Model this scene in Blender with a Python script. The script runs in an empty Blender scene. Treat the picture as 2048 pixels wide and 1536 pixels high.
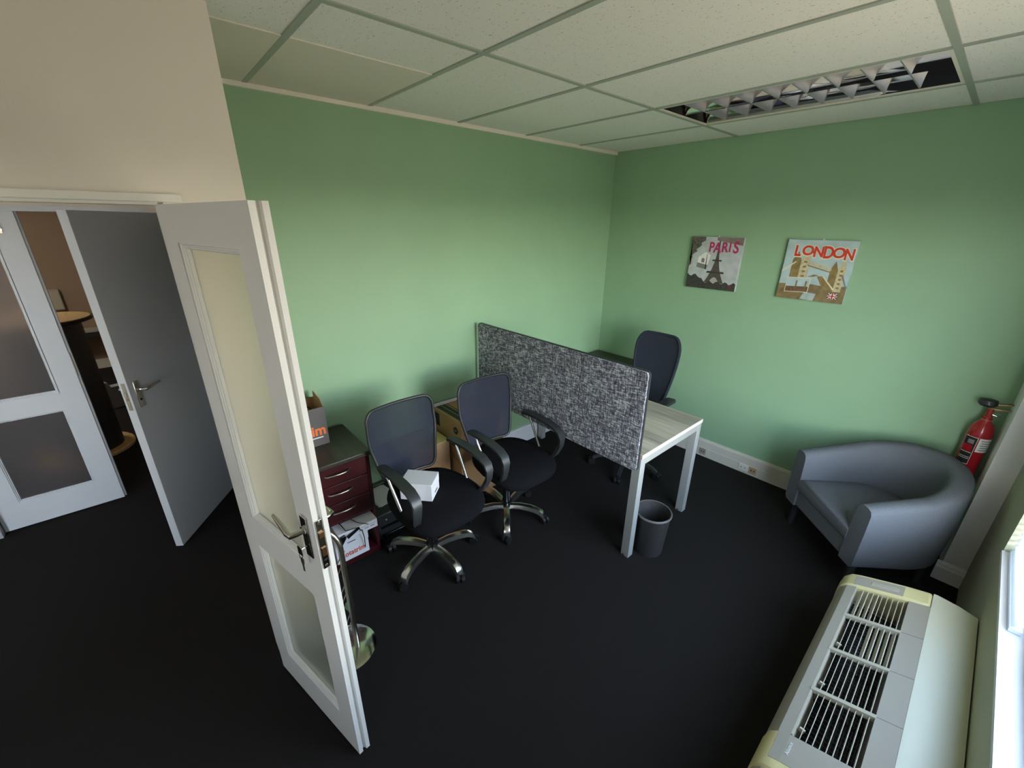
import bpy, bmesh, math, random
from mathutils import Vector, Matrix
PI = math.pi
R = math.radians
random.seed(7)
scene = bpy.context.scene
COL = scene.collection

# ------------------------------------------------------------------ camera
H = 2.56                      # ceiling height
cam_d = bpy.data.cameras.new('camera')
cam = bpy.data.objects.new('camera', cam_d)
COL.objects.link(cam)
yaw, pit, rol = -0.847, 0.371, 0.010
fw = Vector((math.sin(yaw)*math.cos(pit), math.cos(yaw)*math.cos(pit), -math.sin(pit)))
rt = Vector((math.cos(yaw), -math.sin(yaw), 0))
up = rt.cross(fw)
rt2 = math.cos(rol)*rt + math.sin(rol)*up
up2 = -math.sin(rol)*rt + math.cos(rol)*up
cam.matrix_world = Matrix(((rt2.x, up2.x, -fw.x, 2.575), (rt2.y, up2.y, -fw.y, -3.501), (rt2.z, up2.z, -fw.z, 1.963), (0, 0, 0, 1)))
cam_d.sensor_fit = 'HORIZONTAL'
cam_d.sensor_width = 36
cam_d.lens = 828.4/2048*36
cam_d.clip_start = 0.02
scene.camera = cam

# ------------------------------------------------------------------ world: pale sky above, sunlit ground below
wld = bpy.data.worlds.new('world')
scene.world = wld
wld.use_nodes = True
nt = wld.node_tree
nt.nodes.clear()
tc = nt.nodes.new('ShaderNodeTexCoord')
sx = nt.nodes.new('ShaderNodeSeparateXYZ')
rp = nt.nodes.new('ShaderNodeValToRGB')
for pos, col in ((0.485, (0.140, 0.120, 0.086)), (0.505, (1.0, 0.93, 0.78)), (0.56, (0.86, 0.90, 0.90)), (0.63, (0.40, 0.49, 0.59)), (0.79, (0.21, 0.28, 0.38)), (1.0, (0.11, 0.17, 0.28))):
    e = rp.color_ramp.elements[0] if pos == 0.485 else rp.color_ramp.elements[-1] if pos == 1.0 else rp.color_ramp.elements.new(pos)
    e.position = pos; e.color = (*col, 1)
ma = nt.nodes.new('ShaderNodeMath'); ma.operation = 'MULTIPLY_ADD'; ma.inputs[1].default_value = 0.5; ma.inputs[2].default_value = 0.5
bg = nt.nodes.new('ShaderNodeBackground'); bg.inputs[1].default_value = 20.5
wo = nt.nodes.new('ShaderNodeOutputWorld')
L_ = nt.links.new
L_(tc.outputs['Generated'], sx.inputs[0]); L_(sx.outputs[2], ma.inputs[0]); L_(ma.outputs[0], rp.inputs[0])
L_(rp.outputs[0], bg.inputs[0]); L_(bg.outputs[0], wo.inputs[0])

WIN_Z0, WIN_Z1 = 0.615, 2.17
WINS = ((-2.42, -0.885), (-4.95, -4.50))      # right wall windows (y from, y to); second unseen, added as front fill
WIN_Y0, WIN_Y1 = WINS[0]
XW = 2.937                    # window wall
for wy0, wy1 in WINS:         # light portals only guide sampling of the sky
    pd = bpy.data.lights.new('window_portal', 'AREA'); pd.shape = 'RECTANGLE'
    pd.size = wy1-wy0; pd.size_y = WIN_Z1-WIN_Z0; pd.cycles.is_portal = True
    po = bpy.data.objects.new('window_portal', pd); COL.objects.link(po)
    po.location = (XW+0.105, (wy0+wy1)/2, (WIN_Z0+WIN_Z1)/2)
    po.rotation_euler = (PI/2, 0, PI/2)

vs = scene.view_settings
vs.view_transform = 'Standard'; vs.look = 'None'; vs.gamma = 1.0; vs.use_curve_mapping = False
vs.exposure = 0.58

# ------------------------------------------------------------------ materials
def lin(c):
    return tuple((x/12.92 if x <= .04045 else ((x+.055)/1.055)**2.4) for x in [v/255 for v in c])
MATS = {}
def mat(name, rgb, rough=.6, metal=0.0, noise=None, bump=None, trans=0.0, coat=0.0, spec=.5, alpha=1.0, sheen=0.0):
    """noise=(scale, amount[, stretch xyz]) colour variation; bump=(scale, strength)"""
    if name in MATS: return MATS[name]
    m = bpy.data.materials.new(name); m.use_nodes = True; t = m.node_tree
    b = t.nodes['Principled BSDF']
    c = lin(rgb)
    b.inputs['Base Color'].default_value = (*c, 1)
    b.inputs['Roughness'].default_value = rough
    b.inputs['Metallic'].default_value = metal
    b.inputs['Specular IOR Level'].default_value = spec
    b.inputs['Transmission Weight'].default_value = trans
    b.inputs['Coat Weight'].default_value = coat
    b.inputs['Sheen Weight'].default_value = sheen
    b.inputs['Alpha'].default_value = alpha
    if noise or bump:
        g = t.nodes.new('ShaderNodeTexCoord'); mp = t.nodes.new('ShaderNodeMapping')
        t.links.new(g.outputs['Object'], mp.inputs[0])
    if noise:
        if len(noise) > 2: mp.inputs['Scale'].default_value = noise[2]
        n = t.nodes.new('ShaderNodeTexNoise'); n.inputs['Scale'].default_value = noise[0]; n.inputs['Detail'].default_value = 4
        t.links.new(mp.outputs[0], n.inputs[0])
        r = t.nodes.new('ShaderNodeValToRGB')
        a = noise[1]
        r.color_ramp.elements[0].position = .3; r.color_ramp.elements[1].position = .7
        r.color_ramp.elements[0].color = (*[max(0, v*(1-a)) for v in c], 1)
        r.color_ramp.elements[1].color = (*[min(1, v*(1+a)) for v in c], 1)
        t.links.new(n.outputs[0], r.inputs[0]); t.links.new(r.outputs[0], b.inputs['Base Color'])
    if bump:
        n2 = t.nodes.new('ShaderNodeTexNoise'); n2.inputs['Scale'].default_value = bump[0]; n2.inputs['Detail'].default_value = 3
        t.links.new(mp.outputs[0], n2.inputs[0])
        bp = t.nodes.new('ShaderNodeBump'); bp.inputs['Strength'].default_value = bump[1]; bp.inputs['Distance'].default_value = .004
        t.links.new(n2.outputs[0], bp.inputs['Height']); t.links.new(bp.outputs[0], b.inputs['Normal'])
    MATS[name] = m
    return m

GREEN = mat('green_paint', (146, 181, 145), .55, noise=(3, .03), bump=(90, .12))
BEIGE = mat('beige_paint', (228, 220, 208), .6, noise=(2, .02), bump=(70, .1))
SAGE = mat('sage_paint', (176, 176, 152), .65, noise=(4, .04), bump=(70, .15))
PILW = mat('pillar_paint', (240, 240, 242), .5, bump=(50, .15))
CARPET = mat('carpet', (38, 35, 34), .95, noise=(420, .45), bump=(600, .9), spec=.15)
WGLOSS = mat('white_gloss', (232, 229, 221), .35, bump=(25, .06))
GLOSSW = mat('door_white', (222, 220, 216), .4, bump=(40, .06))
DOORB = mat('door_bluewhite', (214, 219, 226), .4, bump=(40, .06))
DOORG = mat('door_grey', (206, 212, 222), .45, bump=(60, .05))
SKIRT = mat('skirting_cream', (214, 209, 196), .45, noise=(8, .03))
TBAR = mat('ceiling_bar', (166, 174, 164), .5)
STRIPW = mat('ceiling_strip', (232, 226, 214), .5)
CHROME = mat('chrome', (215, 213, 208), .12, 1.0)
BRUSHED = mat('brushed_steel', (176, 170, 158), .28, 1.0)
ALU = mat('aluminium_paint', (178, 180, 177), .4, .3)
BLACKP = mat('black_plastic', (44, 47, 48), .42)
BLACKG = mat('black_gloss', (20, 21, 22), .2)
BLACKF = mat('black_fabric', (20, 20, 23), .95, noise=(300, .35), bump=(500, .5), spec=.12)
DARKW = mat('dark_wood', (44, 36, 30), .35, noise=(6, .2, (1, 8, 1)))
MAHOG = mat('mahogany', (62, 19, 22), .35, noise=(5, .25, (6, 1, 1)))
PEDTOP = mat('pedestal_top', (54, 48, 40), .4, noise=(5, .2, (1, 6, 1)))
KRAFT = mat('cardboard', (168, 132, 94), .85, noise=(9, .08))
KRAFTY = mat('cardboard_olive', (186, 172, 112), .8, noise=(6, .06))
BOXW = mat('white_card', (226, 226, 232), .6, noise=(5, .02))
BOXG = mat('grey_card', (92, 88, 88), .65, noise=(12, .06))
ORANGE = mat('orange_print', (238, 120, 58), .6)
REDP = mat('red_print', (206, 78, 60), .6)
INK = mat('black_print', (32, 28, 26), .7)
WHITEP = mat('white_print', (236, 236, 232), .6)
CREAMP = mat('cream_plastic', (216, 204, 152), .4)
GREYP = mat('warm_grey_plastic', (178, 171, 152), .45)
GREYP2 = mat('grey_plastic', (164, 157, 144), .5)
PANELW = mat('offwhite_plastic', (204, 204, 184), .45)
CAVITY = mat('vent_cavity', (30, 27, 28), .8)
ARMF = mat('grey_upholstery', (104, 107, 112), .9, noise=(220, .16, (1, 1, 4)), bump=(260, .4), spec=.15)
REDX = mat('extinguisher_red', (172, 18, 34), .25, coat=.5)
BRASS = mat('brass', (182, 140, 96), .3, 1.0)
BINM = mat('bin_plastic', (62, 60, 60), .5)
RUBBER = mat('dark_rubber', (24, 24, 26), .55)

def frosted(name, rgb, rough):
    m = mat(name, rgb, rough, trans=1.0, spec=.4)
    m.node_tree.nodes['Principled BSDF'].inputs['IOR'].default_value = 1.3
    return m
FROST = frosted('frosted_glass', (232, 230, 214), .42)
FROSTB = frosted('frosted_glass_corridor', (214, 210, 214), .36)
FROSTB.node_tree.nodes['Principled BSDF'].inputs['Transmission Weight'].default_value = .93

def mesh_fabric():
    m = mat('mesh_fabric', (42, 46, 60), .8, spec=.2, sheen=.1); t = m.node_tree
    b = t.nodes['Principled BSDF']; o = t.nodes['Material Output']
    tr = t.nodes.new('ShaderNodeBsdfTransparent'); mx = t.nodes.new('ShaderNodeMixShader')
    mx.inputs[0].default_value = .90
    t.links.new(tr.outputs[0], mx.inputs[1]); t.links.new(b.outputs[0], mx.inputs[2]); t.links.new(mx.outputs[0], o.inputs[0])
    return m
MESHF = mesh_fabric()

def tile_mat():
    m = mat('ceiling_tile', (222, 218, 207), .9, spec=.2); t = m.node_tree; b = t.nodes['Principled BSDF']
    g = t.nodes.new('ShaderNodeTexCoord'); mp = t.nodes.new('ShaderNodeMapping'); mp.inputs['Scale'].default_value = (1, 1.5, 1)
    t.links.new(g.outputs['Object'], mp.inputs[0])
    v = t.nodes.new('ShaderNodeTexVoronoi'); v.inputs['Scale'].default_value = 105; v.inputs['Randomness'].default_value = 1
    n = t.nodes.new('ShaderNodeTexNoise'); n.inputs['Scale'].default_value = 55; n.inputs['Detail'].default_value = 3
    t.links.new(mp.outputs[0], v.inputs[0]); t.links.new(mp.outputs[0], n.inputs[0])
    mu = t.nodes.new('ShaderNodeMath'); mu.operation = 'ADD'
    t.links.new(v.outputs['Distance'], mu.inputs[0]); t.links.new(n.outputs[0], mu.inputs[1])
    r = t.nodes.new('ShaderNodeValToRGB'); r.color_ramp.elements[0].position = .56; r.color_ramp.elements[1].position = .66
    c = lin((238, 237, 231)); d = lin((166, 159, 148))
    r.color_ramp.elements[0].color = (*d, 1); r.color_ramp.elements[1].color = (*c, 1)
    t.links.new(mu.outputs[0], r.inputs[0]); t.links.new(r.outputs[0], b.inputs['Base Color'])
    bp = t.nodes.new('ShaderNodeBump'); bp.inputs['Strength'].default_value = .5; bp.inputs['Distance'].default_value = .003
    t.links.new(r.outputs[0], bp.inputs['Height']); t.links.new(bp.outputs[0], b.inputs['Normal'])
    return m
TILE = tile_mat()

def tweed_mat():
    m = mat('tweed_fabric', (120, 122, 130), .95, spec=.15); t = m.node_tree; b = t.nodes['Principled BSDF']
    g = t.nodes.new('ShaderNodeTexCoord')
    def thread(sc, s):
        mp = t.nodes.new('ShaderNodeMapping'); mp.inputs['Scale'].default_value = sc
        t.links.new(g.outputs['Object'], mp.inputs[0])
        n = t.nodes.new('ShaderNodeTexNoise'); n.inputs['Scale'].default_value = s; n.inputs['Detail'].default_value = 2.5
        t.links.new(mp.outputs[0], n.inputs[0]); return n
    a = thread((1, 1, .16), 230); c = thread((.16, 1, 1), 200)
    mx = t.nodes.new('ShaderNodeMath'); mx.operation = 'ADD'
    t.links.new(a.outputs[0], mx.inputs[0]); t.links.new(c.outputs[0], mx.inputs[1])
    hf = t.nodes.new('ShaderNodeMath'); hf.operation = 'MULTIPLY'; hf.inputs[1].default_value = .5
    t.links.new(mx.outputs[0], hf.inputs[0])
    r = t.nodes.new('ShaderNodeValToRGB'); e = r.color_ramp.elements
    e[0].position = .38; e[0].color = (*lin((66, 66, 77)), 1)
    e[1].position = .62; e[1].color = (*lin((204, 208, 214)), 1)
    k = e.new(.5); k.color = (*lin((112, 113, 123)), 1)
    t.links.new(hf.outputs[0], r.inputs[0]); t.links.new(r.outputs[0], b.inputs['Base Color'])
    return m
TWEED = tweed_mat()

def plank_mat():
    m = mat('desk_laminate', (190, 180, 160), .5); t = m.node_tree; b = t.nodes['Principled BSDF']
    g = t.nodes.new('ShaderNodeTexCoord')
    def ns(sc, s):
        mp = t.nodes.new('ShaderNodeMapping'); mp.inputs['Scale'].default_value = sc
        t.links.new(g.outputs['Object'], mp.inputs[0])
        n = t.nodes.new('ShaderNodeTexNoise'); n.inputs['Scale'].default_value = s; n.inputs['Detail'].default_value = 5
        t.links.new(mp.outputs[0], n.inputs[0]); return n
    a = ns((.12, 1, 1), 9); c = ns((.06, 1, 1), 60)
    mx = t.nodes.new('ShaderNodeMath'); mx.operation = 'MULTIPLY_ADD'; mx.inputs[1].default_value = .35
    t.links.new(c.outputs[0], mx.inputs[0]); t.links.new(a.outputs[0], mx.inputs[2])
    r = t.nodes.new('ShaderNodeValToRGB'); e = r.color_ramp.elements
    e[0].position = .52; e[0].color = (*lin((150, 143, 128)), 1); e[1].position = .84; e[1].color = (*lin((206, 196, 174)), 1)
    t.links.new(mx.outputs[0], r.inputs[0]); t.links.new(r.outputs[0], b.inputs['Base Color'])
    return m
PLANK = plank_mat()

# ------------------------------------------------------------------ mesh builder
class MB:
    def __init__(s): s.v = []; s.f = []
    def add(s, vs_, fs):
        o = len(s.v); s.v += [tuple(p) for p in vs_]; s.f += [tuple(i+o for i in f) for f in fs]; return s
    def box(s, x0, x1, y0, y1, z0, z1):
        return s.add([(x, y, z) for z in (z0, z1) for y in (y0, y1) for x in (x0, x1)],
                     [(0, 2, 3, 1), (4, 5, 7, 6), (0, 1, 5, 4), (2, 6, 7, 3), (0, 4, 6, 2), (1, 3, 7, 5)])
    def prism(s, poly, ax, a, b):
        n = len(poly)
        mk = {'z': lambda p, h: (p[0], p[1], h), 'y': lambda p, h: (p[0], h, p[1]), 'x': lambda p, h: (h, p[0], p[1])}[ax]
        return s.add([mk(p, a) for p in poly]+[mk(p, b) for p in poly],
                     [tuple(range(n)), tuple(range(n, 2*n))]+[(i, (i+1) % n, n+(i+1) % n, n+i) for i in range(n)])
    def rings(s, rs, close=True, caps=True, loop=False):
        n = len(rs[0]); m = len(rs); fs = []
        for k in range(m if loop else m-1):
            for i in range(n if close else n-1):
                j = (i+1) % n; k2 = (k+1) % m
                fs.append((k*n+i, k*n+j, k2*n+j, k2*n+i))
        if caps and not loop: fs += [tuple(range(n)), tuple((m-1)*n+i for i in range(n))]
        return s.add([p for r in rs for p in r], fs)
    def cyl(s, p0, p1, r0, r1=None, n=16):
        return s.tube([p0, p1], [r0, r0 if r1 is None else r1], n)
    def tube(s, path, r, n=10, loop=False, flat=None, upv=None):
        P = [Vector(p) for p in path]; m = len(P)
        rad = r if isinstance(r, (list, tuple)) else [r]*m
        rs = []; prev = None
        for i in range(m):
            if loop: t = (P[(i+1) % m]-P[i-1])
            else: t = P[min(i+1, m-1)]-P[max(i-1, 0)]
            t.normalize()
            if upv is not None: a = Vector(upv)
            else:
                a = prev if prev is not None else (Vector((0, 0, 1)) if abs(t.z) < .9 else Vector((1, 0, 0)))
            u = (a-t*a.dot(t)).normalized(); w = t.cross(u); prev = u
            fu, fw_ = flat if flat else (1, 1)
            rs.append([tuple(P[i]+rad[i]*(fu*math.cos(2*PI*k/n)*u+fw_*math.sin(2*PI*k/n)*w)) for k in range(n)])
        return s.rings(rs, loop=loop)
    def sweep(s, path, sec, upv):
        """sec: list of (a,b): a along up, b along side"""
        P = [Vector(p) for p in path]; m = len(P); rs = []
        for i in range(m):
            t = (P[min(i+1, m-1)]-P[max(i-1, 0)]).normalized(); a = Vector(upv)
            u = (a-t*a.dot(t)).normalized(); w = t.cross(u)
            rs.append([tuple(P[i]+u*p[0]+w*p[1]) for p in sec])
        return s.rings(rs)
    def lathe(s, prof, n=24, c=(0, 0, 0)):
        rs = [[(c[0]+r*math.cos(2*PI*k/n), c[1]+r*math.sin(2*PI*k/n), c[2]+z) for k in range(n)] for r, z in prof]
        return s.rings(rs, caps=False)
    def frame(s, x0, x1, z0, z1, prof):
        """rectangular ring swept inward: prof = [(inset, y)]"""
        rs = [[(x0+i, y, z0+i), (x1-i, y, z0+i), (x1-i, y, z1-i), (x0+i, y, z1-i)] for i, y in prof]
        return s.rings(rs, caps=False)
    def xf(s, M):
        s.v = [tuple(M @ Vector(p)) for p in s.v]; return s
    def build(s, name, m, parent=None, smooth=0, bevel=0, loc=None, rz=None, seg=2):
        me = bpy.data.meshes.new(name); me.from_pydata(s.v, [], s.f)
        bm = bmesh.new(); bm.from_mesh(me); bmesh.ops.recalc_face_normals(bm, faces=bm.faces); bm.to_mesh(me); bm.free()
        me.materials.append(m)
        if smooth:
            me.polygons.foreach_set('use_smooth', [True]*len(me.polygons)); me.set_sharp_from_angle(angle=R(smooth))
        o = bpy.data.objects.new(name, me); COL.objects.link(o)
        if parent: o.parent = parent
        if loc: o.location = loc
        if rz is not None: o.rotation_euler = (0, 0, rz)
        if bevel:
            b = o.modifiers.new('bevel', 'BEVEL'); b.width = bevel; b.segments = seg; b.limit_method = 'ANGLE'; b.angle_limit = R(40)
            if not smooth:
                me.polygons.foreach_set('use_smooth', [True]*len(me.polygons)); me.set_sharp_from_angle(angle=R(50))
        return o

def tag(o, label, cat, group=None):
    o['label'] = label; o['category'] = cat
    if group: o['group'] = group
    return o
def st(o): o['kind'] = 'structure'; return o
def thing(name, label, cat, loc=(0, 0, 0), rz=0, group=None):
    o = bpy.data.objects.new(name, None); COL.objects.link(o); o.empty_display_size = .1
    o.location = loc; o.rotation_euler = (0, 0, rz)
    return tag(o, label, cat, group)
def sroot(name, loc=(0, 0, 0), rz=0):
    o = bpy.data.objects.new(name, None); COL.objects.link(o); o.location = loc; o.rotation_euler = (0, 0, rz); return st(o)
def copy_tree(o, parent=None):
    c = o.copy(); COL.objects.link(c); c.parent = parent
    for ch in list(o.children): copy_tree(ch, c)
    return c
def B(name, m, x0, x1, y0, y1, z0, z1, parent=None, bevel=0):
    return MB().box(x0, x1, y0, y1, z0, z1).build(name, m, parent, bevel=bevel)
def text(name, body, size, m, parent, M, depth=.0004, bold=0.0, sx=1.0):
    cu = bpy.data.curves.new(name, 'FONT'); cu.body = body; cu.size = size; cu.extrude = depth; cu.offset = bold; cu.align_x = 'CENTER'; cu.resolution_u = 4
    tmp = bpy.data.objects.new(name+'_tmp', cu); COL.objects.link(tmp)
    dg = bpy.context.evaluated_depsgraph_get()
    me = bpy.data.meshes.new_from_object(tmp.evaluated_get(dg)); bpy.data.objects.remove(tmp)
    me.transform(Matrix.Scale(sx, 4, (1, 0, 0))); me.materials.clear(); me.materials.append(m); me.name = name
    o = bpy.data.objects.new(name, me); COL.objects.link(o); o.parent = parent; o.matrix_local = M
    return o
def basis(o, x, y):
    """local matrix with origin o, x axis, y axis"""
    x = Vector(x).normalized(); y = Vector(y); y = (y-x*y.dot(x)).normalized(); z = x.cross(y)
    return Matrix(((x.x, y.x, z.x, o[0]), (x.y, y.y, z.y, o[1]), (x.z, y.z, z.z, o[2]), (0, 0, 0, 1)))
def flatpoly(name, pts, y, m, parent, th=.0006):
    """flat print: polygon in x,z standing at local y, facing -y"""
    return MB().prism(pts, 'y', y-th, y).build(name, m, parent)

# ================================================================== STRUCTURE
XE, YE = 0.809, -3.163        # entrance wall face and its end
YR = -5.2                     # rear wall
# floor
st(MB().box(-5.6, 3.15, -5.7, .12, -.1, 0).build('floor', CARPET))
# walls of the office
st(B('wall_left', GREEN, -.1, 0, YE-.1, 0, 0, H+.12))
st(B('wall_back', GREEN, -.1, XW+.1, 0, .1, 0, H+.12))
w = MB(); ya_ = 0
for wy0, wy1 in WINS:
    w.box(XW, XW+.1, wy1, ya_, 0, H+.12); w.box(XW, XW+.1, wy0, wy1, 0, WIN_Z0); w.box(XW, XW+.1, wy0, wy1, WIN_Z1, H+.12); ya_ = wy0
w.box(XW, XW+.1, YR, ya_, 0, H+.12)
st(w.build('wall_right', SAGE))
st(B('wall_pillar', PILW, 2.836, XW, -.31, 0, 0, H+.12))
st(B('wall_rear', mat('white_paint', (228, 229, 231), .6), .7, XW+.1, YR-.1, YR, 0, H+.12))
DY0, DY1, DZ = -4.60, -3.405, 2.006
w = MB(); w.box(XE-.1, XE, DY1, YE, 0, H+.12); w.box(XE-.1, XE, YR, DY0, 0, H+.12); w.box(XE-.1, XE, DY0, DY1, DZ+.02, H+.12)
st(w.build('wall_entrance', BEIGE))
# corridor end wall (its far side is the office return wall)
GX0, GX1 = -1.075, -.25
w = MB(); w.box(GX1, XE-.1, YE-.1, YE, 0, H+.12); w.box(-1.3, GX0, YE-.1, YE, 0, H+.12); w.box(GX0, GX1, YE-.1, YE, 2.01, H+.12)
st(w.build('wall_return', BEIGE))
# corridor far wall with double door opening, room beyond
OY0, OY1 = -4.575, -3.36
w = MB(); w.box(-1.4, -1.3, OY1, YE, 0, H+.12); w.box(-1.4, -1.3, -5.7, OY0, 0, H+.12); w.box(-1.4, -1.3, OY0, OY1, 2.012, H+.12)
st(w.build('wall_corridor', BEIGE))
TAUPE = mat('taupe_paint', (150, 128, 106), .7, noise=(3, .03))
st(B('wall_far', TAUPE, -5.5, -5.4, -5.7, -2.3, 0, H+.12))
st(B('wall_far_side', TAUPE, -5.5, -1.3, -2.4, -2.3, 0, H+.12))
st(B('wall_corridor_end', BEIGE, -5.5, .8, -5.7, -5.6, 0, H+.12))
st(B('wall_side_room', BEIGE, -1.4, -1.3, YE, -2.3, 0, H+.12))
st(B('ceiling_corridor', BEIGE, -5.5, XE-.1, -5.7, -2.3, H, H+.1))
st(B('wall_side_end', BEIGE, -1.4, -.1, -2.4, -2.3, 0, H+.12))

# ceiling: grid bars and separate tiles
ceil = sroot('ceiling')
x1 = 1.059
xs = [0, x1, x1+1.2, XW]
ys = [0]+[-.523-.6*k for k in range(8)]+[YR]
LIGHT = (1, 1)                # cell holding the light
shared = {}
for i in range(3):
    for j in range(len(ys)-1):
        xa, xb, ya, yb = xs[i]+.010, xs[i+1]-.010, ys[j+1]+.010, ys[j]-.010
        if (i, j) == LIGHT: continue
        if i == 0 and yb <= DY1 + .2:
            if yb < YE-.1: xa = XE+.005
        key = (round(xb-xa, 3), round(yb-ya, 3))
        if key not in shared:
            t = MB().box(-(xb-xa)/2, (xb-xa)/2, -(yb-ya)/2, (yb-ya)/2, 0, .015).build('ceiling_tile', TILE, ceil); shared[key] = t.data
        else:
            t = bpy.data.objects.new('ceiling_tile', shared[key]); COL.objects.link(t); t.parent = ceil
        t.location = ((xa+xb)/2, (ya+yb)/2, H+.004)
for x in xs[1:3]: B('grid_bar', TBAR, x-.012, x+.012, YR, 0, H-.001, H+.03, ceil)
for y in ys[1:-1]:
    for i in range(3):
        a = xs[i]+(.012 if i else 0); b = xs[i+1]-(.012 if i < 2 else 0)
        if i == 0 and y < YE: a = XE
        B('grid_bar', TBAR, a, b, y-.012, y+.012, H-.001, H+.03, ceil)
st(B('ceiling_slab', BEIGE, -.1, XW+.1, YR-.1, .1, H+.12, H+.22))
st(B('trim_1', STRIPW, 0, .022, YE, 0, H-.02, H+.004))

# skirtings
def skirt(name, x0, x1_, y0, y1, axis):
    b = MB()
    if axis == 'x': prof = [(y1, 0), (y0, 0), (y0, .082), (y0+.002, .084), (y0+.002, .145), (y0+.007, .160), (y1, .163)]; b.prism(prof, 'x', x0, x1_)
    return st(b.build(name, SKIRT))
skirt('baseboard_back', 0, 2.836, -.022, 0, 'x')
st(MB().prism([(0, 0), (.022, 0), (.022, .082), (.020, .084), (.020, .145), (.015, .160), (0, .163)], 'y', YE, -.022).build('baseboard_left', BOXW))
st(MB().prism([(-.31, .0), (-.334, 0), (-.334, .085), (-.326, .095), (-.326, .108), (-.318, .118), (-.31, .12)], 'x', 2.816, XW).build('baseboard_pillar', PILW))

# window: frame, panes, sill
XF = XW+.058
WFR = mat('window_frame', (205, 208, 210), .4)
GLASS = mat('window_glass', (250, 252, 252), .0, trans=1.0)
gt = GLASS.node_tree; gb = gt.nodes['Principled BSDF']; trn = gt.nodes.new('ShaderNodeBsdfTransparent'); mxs = gt.nodes.new('ShaderNodeMixShader'); mxs.inputs[0].default_value = .06
gt.links.new(trn.outputs[0], mxs.inputs[1]); gt.links.new(gb.outputs[0], mxs.inputs[2]); gt.links.new(mxs.outputs[0], gt.nodes['Material Output'].inputs[0])
for wi, (wy0, wy1) in enumerate(WINS):
    win = sroot('window_%d' % (wi+1))  # the second window is out of view, added to light the door face
    for z0, z1 in ((WIN_Z0, WIN_Z0+.045), (WIN_Z1-.045, WIN_Z1)): B('rail', WFR, XF, XF+.04, wy0, wy1, z0, z1, win)
    nb = 2; bw = (wy1-wy0)/nb
    for k in range(nb+1):
        y = wy0+bw*k; B('mullion', WFR, XF, XF+.04, max(wy0, y-.022), min(wy1, y+.022), WIN_Z0+.045, WIN_Z1-.045, win)
    for k in range(nb): B('pane', GLASS, XF+.02, XF+.026, wy0+bw*k+.022, wy0+bw*(k+1)-.022, WIN_Z0+.045, WIN_Z1-.045, win)
    B('sill', BOXW, XW-.004, XF, wy0, wy1, WIN_Z0-.012, WIN_Z0+.006, win)

# venetian blind in the bay nearest the pillar
BLW = mat('blind_slat', (238, 240, 242), .45)
bt_ = BLW.node_tree; tl_ = bt_.nodes.new('ShaderNodeBsdfTranslucent'); tl_.inputs[0].default_value = (.85, .88, .9, 1); mb_ = bt_.nodes.new('ShaderNodeMixShader'); mb_.inputs[0].default_value = .45
bt_.links.new(bt_.nodes['Principled BSDF'].outputs[0], mb_.inputs[1]); bt_.links.new(tl_.outputs[0], mb_.inputs[2]); bt_.links.new(mb_.outputs[0], bt_.nodes['Material Output'].inputs[0])
bl = thing('venetian_blind', 'white horizontal slat blind hanging in the window beside the pillar', 'blind', (XW+.032, WIN_Y1-.30, WIN_Z0+.01))
B('bottom_rail', BLW, -.016, .016, -.28, .285, 0, .014, bl)
B('head_rail', BLW, -.02, .02, -.28, .285, 1.50, 1.54, bl)
sl = None
for k in range(49):
    z = .03+k*.03
    if sl is None:
        sl = MB().prism([(-.0135, -.010), (0, .0008), (.0135, .0095), (.0135, .0102), (0, .0016), (-.0135, -.0093)], 'y', -.28, .285).build('slat', BLW, bl); o = sl
    else: o = bpy.data.objects.new('slat', sl.data); COL.objects.link(o); o.parent = bl
    o.location = (0, 0, z)
for y in (-.2, .2): B('ladder_cord', BLW, -.001, .001, y-.001, y+.001, .01, 1.51, bl)

# ------------------------------------------------------------------ doorway trim of the office door
tr = sroot('trim_2')
def arch_prof(): return
# head architrave on the office side + jamb lining
B('head_casing', WGLOSS, XE, XE+.02, DY0-.045, DY1+.062, DZ+.006, DZ+.03, tr, .003)
B('head_lining', WGLOSS, XE-.1, XE+.006, DY0, DY1, DZ-.002, DZ+.008, tr)
B('side_casing', WGLOSS, XE, XE+.02, DY1+.012, DY1+.062, 0, DZ+.006, tr, .003)
B('side_casing', WGLOSS, XE, XE+.02, DY0-.05, DY0-.004, 0, DZ+.006, tr, .003)
B('jamb_lining', WGLOSS, XE-.1, XE+.006, DY1-.004, DY1+.012, 0, DZ, tr)
B('jamb_lining', WGLOSS, XE-.1, XE+.006, DY0-.012, DY0+.004, 0, DZ, tr)
# corridor door frames
tr3 = sroot('trim_3')
B('head_lining', DOORB, -1.42, -1.285, OY0, OY1, 2.0, 2.03, tr3)
B('jamb_lining', DOORB, -1.42, -1.285, OY1-.006, OY1+.02, 0, 2.0, tr3)
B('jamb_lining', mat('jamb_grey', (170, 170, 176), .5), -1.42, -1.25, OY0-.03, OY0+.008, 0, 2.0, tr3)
tr4 = sroot('trim_4')
B('head_lining', DOORB, GX0, GX1, YE-.11, YE+.01, 2.0, 2.02, tr4)
B('jamb_lining', DOORB, GX0-.02, GX0+.004, YE-.11, YE+.01, 0, 2.0, tr4)
B('jamb_lining', DOORB, GX1-.004, GX1+.02, YE-.11, YE+.01, 0, 2.0, tr4)

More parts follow.
